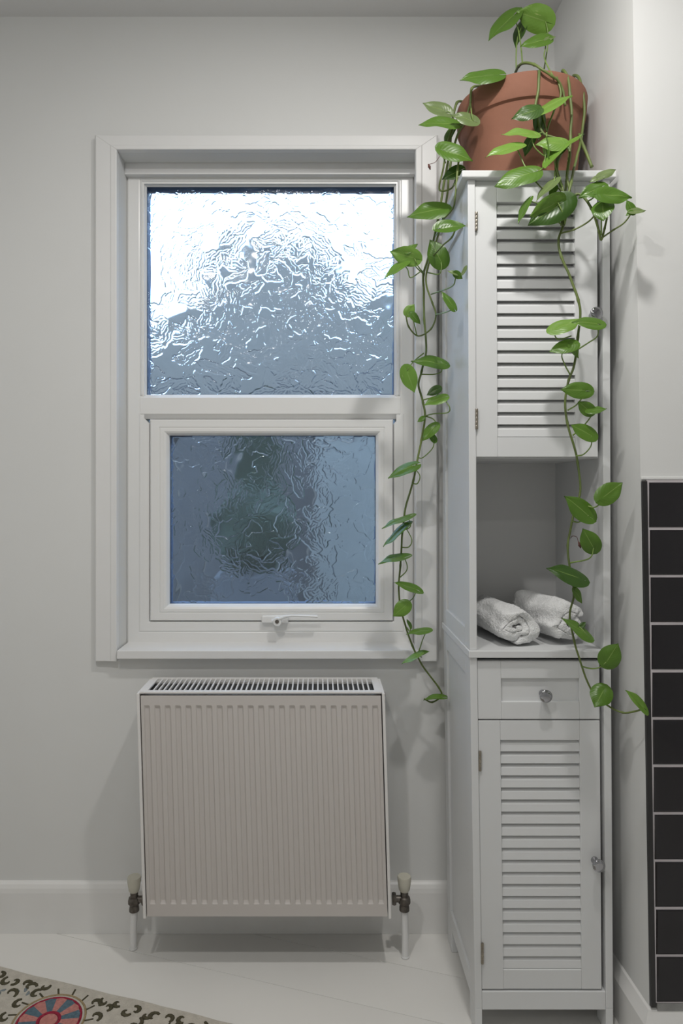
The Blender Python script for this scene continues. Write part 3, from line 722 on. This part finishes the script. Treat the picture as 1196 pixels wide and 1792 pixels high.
def leaf(base, tip, wpx, d, tone='g', pet=None, d2=None, fold=.32, curl=.18, flip=1):
    """base/tip in photo pixels at depth d (d2 for the tip); pet = petiole waypoints from leaf base to vine"""
    b0 = P(base[0], base[1], d); t0 = P(tip[0], tip[1], d2 or d)
    Lp = (t0-b0).length; wa = wpx*d/F; Lt = max(Lp, wa/.86)
    camd = (Vector((0, 0, CAMZ))-b0).normalized()
    if Lt > Lp+1e-5: t0 = t0+camd*math.sqrt(Lt*Lt-Lp*Lp)*.7
    Lv = t0-b0; Ln = Lv.length; Lh = Lv.normalized(); wt = max(.70*Ln, wa)
    Wv = Lh.cross(camd).normalized(); Nv = Wv.cross(Lh).normalized()
    if Nv.dot(camd) < 0: Nv = -Nv
    th = math.acos(min(1, wa/wt)) if wt > 0 else 0
    th = min(th, 1.25)
    def rot(sg):
        R = Matrix.Rotation(sg*th, 3, Lh); return R @ Wv, R @ Nv
    c = [rot(1), rot(-1)]; c.sort(key=lambda q: -q[1].z*flip); Wv, Nv = c[0]
    nu, nvv = 16, 10; mb = MB(); vv = []; uv = []
    sd = nleaf[0]*3.7; nleaf[0] += 1
    for i in range(nu+1):
        t = (i/nu)**1.35
        if t < .28: f = math.sqrt(max(0, 1-(1-t/.28)**2))
        else:
            x_ = (t-.28)/.72; f = (1-x_)**.92*(1+.80*x_)*(1-.50*x_**3)
        f = min(f, 1.0)
        for j in range(nvv+1):
            v = j/nvv*2-1; av = abs(v)
            lobe = -.34*av**1.1*max(0, 1-t/.40)**1.1
            hw = wt/2*f
            along = (t+lobe+.06*(1-t))*Ln
            z = fold*(av**1.5)*hw*.8-curl*Ln*(t**2)*.6-.10*wt*av**3*f+noise.noise(Vector((t*2.5, v*1.6, sd)))*Ln*.045
            z += .05*wt*math.sin(t*9+sd)*av*av*.5
            p = b0+Lh*along+Wv*(v*hw)+Nv*z
            vv.append(p); uv.append((j/nvv, t))
    n = nvv+1
    mb.add(vv, [(i*n+j, i*n+j+1, (i+1)*n+j+1, (i+1)*n+j) for i in range(nu) for j in range(nvv)])
    mb.uv = uv
    o = obj('leaf', mb, ml[tone], plant, smooth='all')
    if pet is not None:
        pts = [b0+Lh*Ln*.03-Nv*.0006]
        for q in pet: pts.append(P(q[0], q[1], q[2] if len(q) > 2 else d))
        s_ = spline(pts, 6); nn = len(s_)
        obj('petiole', MB().tube(s_, [.00105+.0005*i/nn for i in range(nn)], 6), m_stem2, o, smooth='all')
    return o
# left trailing stems
leaf((782,197), (741,177), 23, 1.45, 'p', [(786,196),(792,205,1.455)])
leaf((793,217), (734,212), 18, 1.41, 'g', [(797,214,1.42),(803,222,1.42)], fold=.4)
leaf((830,212), (791,198), 20, 1.39, 'p', [(826,200),(824,180,1.40)])
leaf((793,224), (777,254), 14, 1.44, 'g', [(795,215,1.45)])
leaf((776,262), (830,277), 28, 1.375, 'g', [(775,270,1.39),(780,285,1.43)])
leaf((806,298), (774,312), 21, 1.395, 'd', [(802,310,1.40),(795,325,1.40)])
leaf((775,366), (713,374), 28, 1.44, 'g', [(779,376,1.44),(778,388,1.46)], fold=.25)
leaf((770,400), (817,391), 22, 1.355, 'g', [(768,405,1.40),(763,412,1.47)], fold=.5)
leaf((773,459), (752,418), 36, 1.46, 'g', [(773,470),(768,480,1.47),(749,477,1.50)], fold=.08)
leaf((727,452), (682,440), 33, 1.47, 'b', [(729,460),(735,470,1.49),(742,477,1.51)], fold=.35)
leaf((708,462), (672,484), 13, 1.47, 'b', [(714,472),(719,486,1.48),(738,474,1.51)], fold=.4)
leaf((713,440), (731,425), 12, 1.47, 'g', [(724,450),(727,465,1.49),(742,480,1.52)])
leaf((797,478), (810,488), 13, 1.36, 'g', [(797,490,1.37),(790,502,1.39),(755,515,1.50)])
leaf((799,479), (784,473), 6, 1.36, 'p')
leaf((811,478), (817,462), 7, 1.345, 'p')
leaf((794,537), (775,508), 15, 1.375, 'g', [(787,544,1.39),(763,551,1.50)], fold=.2)
leaf((713,549), (726,532), 19, 1.48, 'b', None, fold=.1)
leaf((721,550), (737,567), 13, 1.47, 'g', [(726,570,1.48),(730,588,1.50)])
leaf((774,637), (721,627), 21, 1.50, 'g', [(773,650,1.50),(760,655,1.51),(736,655,1.53)])
leaf((712,648), (726,687), 29, 1.50, 'b', [(718,640),(727,630,1.52),(742,618,1.53)], fold=.2)
leaf((768,680), (747,691), 16, 1.50, 'd', [(765,692,1.51),(741,700,1.53)])
leaf((777,696), (742,706), 17, 1.49, 'b', [(787,712,1.48),(784,722,1.49),(760,724,1.51),(744,728,1.53)])
leaf((742,731), (731,738), 9, 1.52, 'g', [(744,728,1.53)])
leaf((762,746), (738,770), 20, 1.51, 'g', [(763,740,1.515),(758,733,1.52),(745,728,1.53)], fold=.3)
leaf((761,771), (752,755), 12, 1.515, 'g', [(757,785,1.52),(740,801,1.54),(730,800,1.54)])
leaf((724,815), (678,833), 19, 1.52, 'g', [(735,832,1.52),(731,846,1.53),(722,846,1.54)], fold=.25)
leaf((716,904), (667,921), 8, 1.53, 'g', [(719,920,1.53),(712,926,1.545),(705,926,1.55)])
leaf((711,921), (668,953), 13, 1.53, 'g', [(721,944,1.53),(716,957,1.54),(703,958,1.55)])
leaf((709,974), (661,982), 12, 1.53, 'g', [(713,990,1.535),(711,1000,1.54),(701,1010,1.55)])
leaf((731,1033), (691,1016), 16, 1.53, 'g', [(722,1048,1.54),(708,1056,1.55),(701,1058,1.55)])
leaf((712,1058), (688,1079), 27, 1.53, 'b', None, fold=.1)
leaf((748,1103), (711,1106), 12, 1.54, 'g', [(740,1120,1.55),(733,1140,1.56),(728,1144,1.56)])
leaf((719,1097), (713,1083), 6, 1.55, 'g', [(718,1105,1.55),(712,1098,1.56)])
leaf((733,1144), (752,1138), 9, 1.55, 'g')
leaf((734,1146), (702,1159), 11, 1.54, 'b', [(738,1150,1.56)])
leaf((775,1220), (741,1222), 10, 1.57, 'g', [(774,1216,1.58)], fold=.5)
# crown above the pot
leaf((900,25), (854,66), 26, 1.42, 'g', [(907,50,1.42),(912,80,1.41),(915,112,1.37)])
leaf((920,34), (900,81), 19, 1.44, 'd', [(908,60,1.43),(904,90,1.42),(904,126,1.42)])
leaf((957,38), (904,20), 44, 1.41, 'b', [(959,55,1.41),(959,80,1.42),(953,120,1.42)], fold=.15, curl=.1)
leaf((957,69), (912,77), 20, 1.38, 'g', [(955,85,1.38),(953,100,1.37),(962,122,1.35),(972,138,1.34)])
leaf((956,68), (974,62), 9, 1.38, 'p')
leaf((869,131), (806,134), 23, 1.36, 'g', [(870,136,1.37),(880,138,1.42)], fold=.2)
# front of the pot
leaf((940,193), (896,205), 25, 1.305, 'd', [(941,196,1.32)], fold=.25)
leaf((945,195), (1001,160), 17, 1.315, 'b', [(940,200,1.32)], fold=.2)
leaf((945,196), (946,244), 21, 1.325, 'd', [(943,192,1.325)], fold=.15)
leaf((933,236), (880,229), 13, 1.295, 'b', [(933,250,1.29),(940,262,1.29),(957,272,1.295),(957,232,1.32)], fold=.4)
leaf((906,257), (850,269), 15, 1.285, 'b', [(912,275,1.285),(920,292,1.28),(932,305,1.275)], fold=.4)
leaf((932,240), (917,272), 17, 1.31, 'd', [(938,236,1.31),(950,232,1.32)])
leaf((985,251), (939,249), 22, 1.285, 'b', [(975,245,1.31)], fold=.2)
leaf((968,279), (1019,228), 15, 1.275, 'b', [(975,300,1.28),(985,330,1.285)], fold=.5)
leaf((986,256), (966,276), 17, 1.29, 'd')
leaf((957,250), (957,290), 5, 1.29, 'b', [(952,290,1.29),(940,302,1.285)])
leaf((932,302), (866,323), 31, 1.27, 'g', [(938,305,1.275)], fold=.2, curl=.1)
leaf((971,318), (937,348), 14, 1.27, 'p', [(972,300,1.28)])
leaf((925,352), (905,389), 12, 1.27, 'g', [(935,354,1.27),(950,362,1.27),(985,395,1.285)], fold=.3)
leaf((990,352), (925,392), 50, 1.265, 'd', [(993,372,1.265),(989,392,1.28)], fold=.12, curl=.1)
leaf((978,352), (930,380), 34, 1.262, 'b', [(985,372,1.262),(989,390,1.28)], fold=.2, flip=-1)
leaf((972,328), (962,346), 12, 1.27, 'g', [(975,320,1.28)])
leaf((1052,308), (1079,294), 15, 1.25, 'p', [(1045,318,1.255),(1036,335,1.265)], fold=.2)
leaf((1055,308), (1032,317), 10, 1.25, 'p')
leaf((1054,327), (1014,343), 25, 1.245, 'g', [(1040,345,1.26),(1030,352,1.265)], fold=.25)
leaf((1054,340), (1109,342), 27, 1.225, 'g', [(1058,360,1.245),(1063,385,1.26)], fold=.2)
leaf((1055,357), (1057,382), 38, 1.24, 'g', [(1053,385,1.25),(1053,412,1.262)], fold=.15)
leaf((1108,371), (1098,349), 15, 1.205, 'g')
leaf((1106,370), (1132,366), 11, 1.20, 'p')
leaf((1106,370), (1096,377), 8, 1.20, 'g')
# down the front of the cabinet
leaf((971,577), (1018,555), 26, 1.265, 'b', [(972,588,1.265),(980,594,1.27),(1000,588,1.28)], fold=.15)
leaf((1049,567), (1003,560), 20, 1.262, 'g', [(1046,588,1.265),(1030,600,1.27),(1008,614,1.28)], fold=.2)
leaf((1004,603), (962,613), 24, 1.265, 'g', None, fold=.25)
leaf((1000,604), (1015,626), 14, 1.265, 'g', [(984,620,1.27),(990,640,1.28),(998,655,1.285)])
leaf((1028,684), (983,680), 30, 1.262, 'g', [(1022,692,1.265),(1010,708,1.275),(994,718,1.285)], fold=.2)
leaf((1035,721), (1012,703), 24, 1.265, 'g', [(1035,728,1.27),(1022,745,1.28),(1003,762,1.285)], fold=.2)
leaf((1033,720), (1063,712), 13, 1.258, 'g')
leaf((1037,763), (1001,742), 26, 1.262, 'g', [(1035,780,1.265),(1022,795,1.275),(1008,798,1.285)], fold=.2)
leaf((1054,872), (1092,843), 36, 1.245, 'g', [(1050,882,1.25),(1038,888,1.26),(1016,880,1.28)], fold=.15)
leaf((1032,903), (991,867), 34, 1.262, 'g', [(1020,910,1.27),(1012,914,1.28),(1002,912,1.285)], fold=.12)
leaf((1040,960), (1021,926), 34, 1.258, 'g', [(1036,973,1.26),(1025,980,1.27),(998,985,1.285)], fold=.15)
leaf((1017,1013), (960,990), 29, 1.262, 'd', [(1012,1025,1.27),(1003,1035,1.28)], fold=.15)
leaf((1007,1034), (1021,1056), 13, 1.27, 'g', [(1003,1030,1.28)])
leaf((1029,1112), (987,1079), 17, 1.255, 'g', [(1018,1100,1.26),(998,1085,1.28)], fold=.15)
leaf((1016,1098), (1026,1088), 10, 1.262, 'd')
leaf((1061,1160), (1082,1127), 37, 1.235, 'g', [(1050,1168,1.245),(1035,1170,1.26),(1018,1166,1.28)], fold=.05)
leaf((1058,1206), (1042,1236), 38, 1.245, 'g', [(1056,1220,1.255),(1055,1230,1.265)], fold=.12)
leaf((1129,1240), (1099,1206), 15, 1.205, 'b', None, fold=.25)
# dried scraps
def scrap(px, py, d, stalk):
    mb = MB(); a = P(px, py, d)
    mb.tube([a, a+Vector((.0022, -.001, -.006)), a+Vector((.004, 0, -.012))], [.0012, .0030, .0010], 6, flat=.4)
    mb.tube([a+Vector((.002, 0, -.004)), a+Vector((-.0012, -.002, -.008))], [.0020, .0008], 6, flat=.4)
    mb.tube(spline([P(*q) for q in stalk], 4), .0006, 5)
    o = obj('dried_leaf', mb, m_dead, plant, smooth='all'); o['label'] = 'shrivelled brown leaf remnant'
scrap(1013, 948, 1.27, [(1013,949,1.27),(1010,940,1.275),(1003,938,1.28),(999,942,1.285)])
scrap(750, 287, 1.43, [(750,288,1.43),(762,284,1.43),(770,274,1.43),(782,265,1.44)])
# ---------------------------------------------------------------- rug with chain stitched motifs
e = Vector((.512, -.154)).normalized(); inn = Vector((e.y, -e.x))
S = Vector((-.711, 1.517))-e*.22
def R2(u, v): p = S+e*u+inn*v; return p
mb = MB(); NU = 48
RW, RD = 1.5, .74
ol = []
for i in range(NU+1): q = R2(RW*i/NU, .0035*noise.noise(Vector((i*.35, 0, 2)))); ol.append(q)
for i in range(9): ol.append(R2(RW, RD*(i+1)/9))
for i in range(NU): ol.append(R2(RW*(1-(i+1)/NU), RD))
for i in range(8): ol.append(R2(0, RD*(1-(i+1)/9)))
n = len(ol)
mb.add([(p.x, p.y, .0006) for p in ol]+[(p.x, p.y, .0066) for p in ol], [tuple(range(n-1, -1, -1)), tuple(range(n, 2*n))]+[(i, (i+1) % n, (i+1) % n+n, i+n) for i in range(n)])
rug = obj('embroidered_rug', mb, m_rug, bevel=.002)
tag(rug, 'cream rug embroidered with olive scrolls and a round red and blue flower', 'rug')
RZ = .0068
def yarn(pts2, r, mat, name, flat=.45):
    return [Vector((p[0], p[1], RZ)) for p in pts2]
scroll = MB(); blobs = MB(); rr = random.Random(5)
def rugpt(px, py):
    d = (CAMZ-RZ)*F/(py-CY0); return Vector((X_(px, d), d))
med = [rugpt(85, 1786), R2(.95, .32), R2(.42, .52)]
def inrug(p, m=.012):
    q = p-S; u = q.dot(e); v = q.dot(inn); return m < u < RW-m and m < v < RD-m
def curl_(c, a, sc, hand):
    pts = []
    for k in range(9):
        t = k/8; th_ = a+hand*t*4.2; r_ = sc*(1-t*.72)
        pts.append(c+Vector((math.cos(th_), math.sin(th_)))*r_)
    if all(inrug(p) for p in pts):
        pp = [Vector((p.x, p.y, RZ)) for p in pts]
        scroll.tube(pp, [.0019+.0028*math.sin(PI*min(1, i/8+.1)) for i in range(9)], 6, flat=.5)
def free(c, r): return all((c-m_).length > r for m_ in med)
for mi, mc in enumerate(med):
    R = .062
    parts = [('petal_blue', m_rblue, 0), ('petal_pink', m_rpink, 1)]
    for nm, mt, par in parts:
        b_ = MB()
        for k in range(16):
            if k % 2 != par: continue
            a0 = k*PI/8+.1; a1 = a0+PI/8
            pts = [mc+Vector((math.cos(a0), math.sin(a0)))*R*.36, mc+Vector((math.cos(a0), math.sin(a0)))*R*.93, mc+Vector((math.cos((a0+a1)/2), math.sin((a0+a1)/2)))*R*.97, mc+Vector((math.cos(a1), math.sin(a1)))*R*.93, mc+Vector((math.cos(a1), math.sin(a1)))*R*.36]
            b_.add([(p.x, p.y, .0062) for p in pts]+[(p.x, p.y, .0078) for p in pts], [(4,3,2,1,0), (5,6,7,8,9)]+[(i, (i+1) % 5, (i+1) % 5+5, i+5) for i in range(5)])
        obj(nm, b_, mt, rug)
    circ = lambda r_, n_=40: [Vector((mc.x+math.cos(2*PI*i/n_)*r_, mc.y+math.sin(2*PI*i/n_)*r_, RZ)) for i in range(n_+1)]
    obj('flower_ring', MB().tube(circ(R*.99), .0026, 6, flat=.6), m_rred, rug, smooth='all')
    obj('flower_centre', MB().tube(circ(R*.34, 24), .0040, 6, flat=.5), m_rred, rug, smooth='all')
    obj('flower_heart', MB().lathe([(R*.27, 0), (R*.27, .0078)], (mc.x, mc.y, 0), 'Z', 20), m_rpink, rug)
    obj('flower_border', MB().tube(circ(R*1.13), .0022, 6, flat=.6), m_rgold, rug, smooth='all')
    for k in range(15):
        a = 2*PI*k/15
        p0 = mc+Vector((math.cos(a), math.sin(a)))*R*1.16; p1 = mc+Vector((math.cos(a+.05), math.sin(a+.05)))*R*1.42
        if inrug(p0) and inrug(p1): scroll.tube([(p0.x, p0.y, RZ), (p1.x, p1.y, RZ)], .0020, 6, flat=.5)
        curl_(mc+Vector((math.cos(a+.12), math.sin(a+.12)))*R*1.45, a-1.0, .014, 1)
# scrolling border along the edge and fill
for k in range(100):
    u = .02+k*.0147; c = R2(u, .026+.010*math.sin(k*1.9))
    if free(c, .098): curl_(c, rr.uniform(0, 6.28), rr.uniform(.010, .015), rr.choice((-1, 1)))
for k in range(900):
    c = R2(rr.uniform(.03, RW-.03), rr.uniform(.055, RD-.03))
    if not free(c, .105): continue
    if rr.random() < .8: curl_(c, rr.uniform(0, 6.28), rr.uniform(.011, .019), rr.choice((-1, 1)))
    else:
        for q in range(3):
            a = rr.uniform(0, 6.28); p = c+Vector((rr.uniform(-.018, .018), rr.uniform(-.012, .012))); p1 = p+Vector((math.cos(a), math.sin(a)))*.012
            if inrug(p) and inrug(p1): blobs.tube([(p.x, p.y, RZ), ((p.x+p1.x)/2+.002, (p.y+p1.y)/2, RZ), (p1.x, p1.y, RZ)], [.0015, .0038, .0015], 6, flat=.35)
o = obj('olive_scrollwork', scroll, m_rb, rug, smooth='all'); o['kind'] = 'stuff'
o = obj('greyblue_leafwork', blobs, m_rgrey, rug, smooth='all'); o['kind'] = 'stuff'
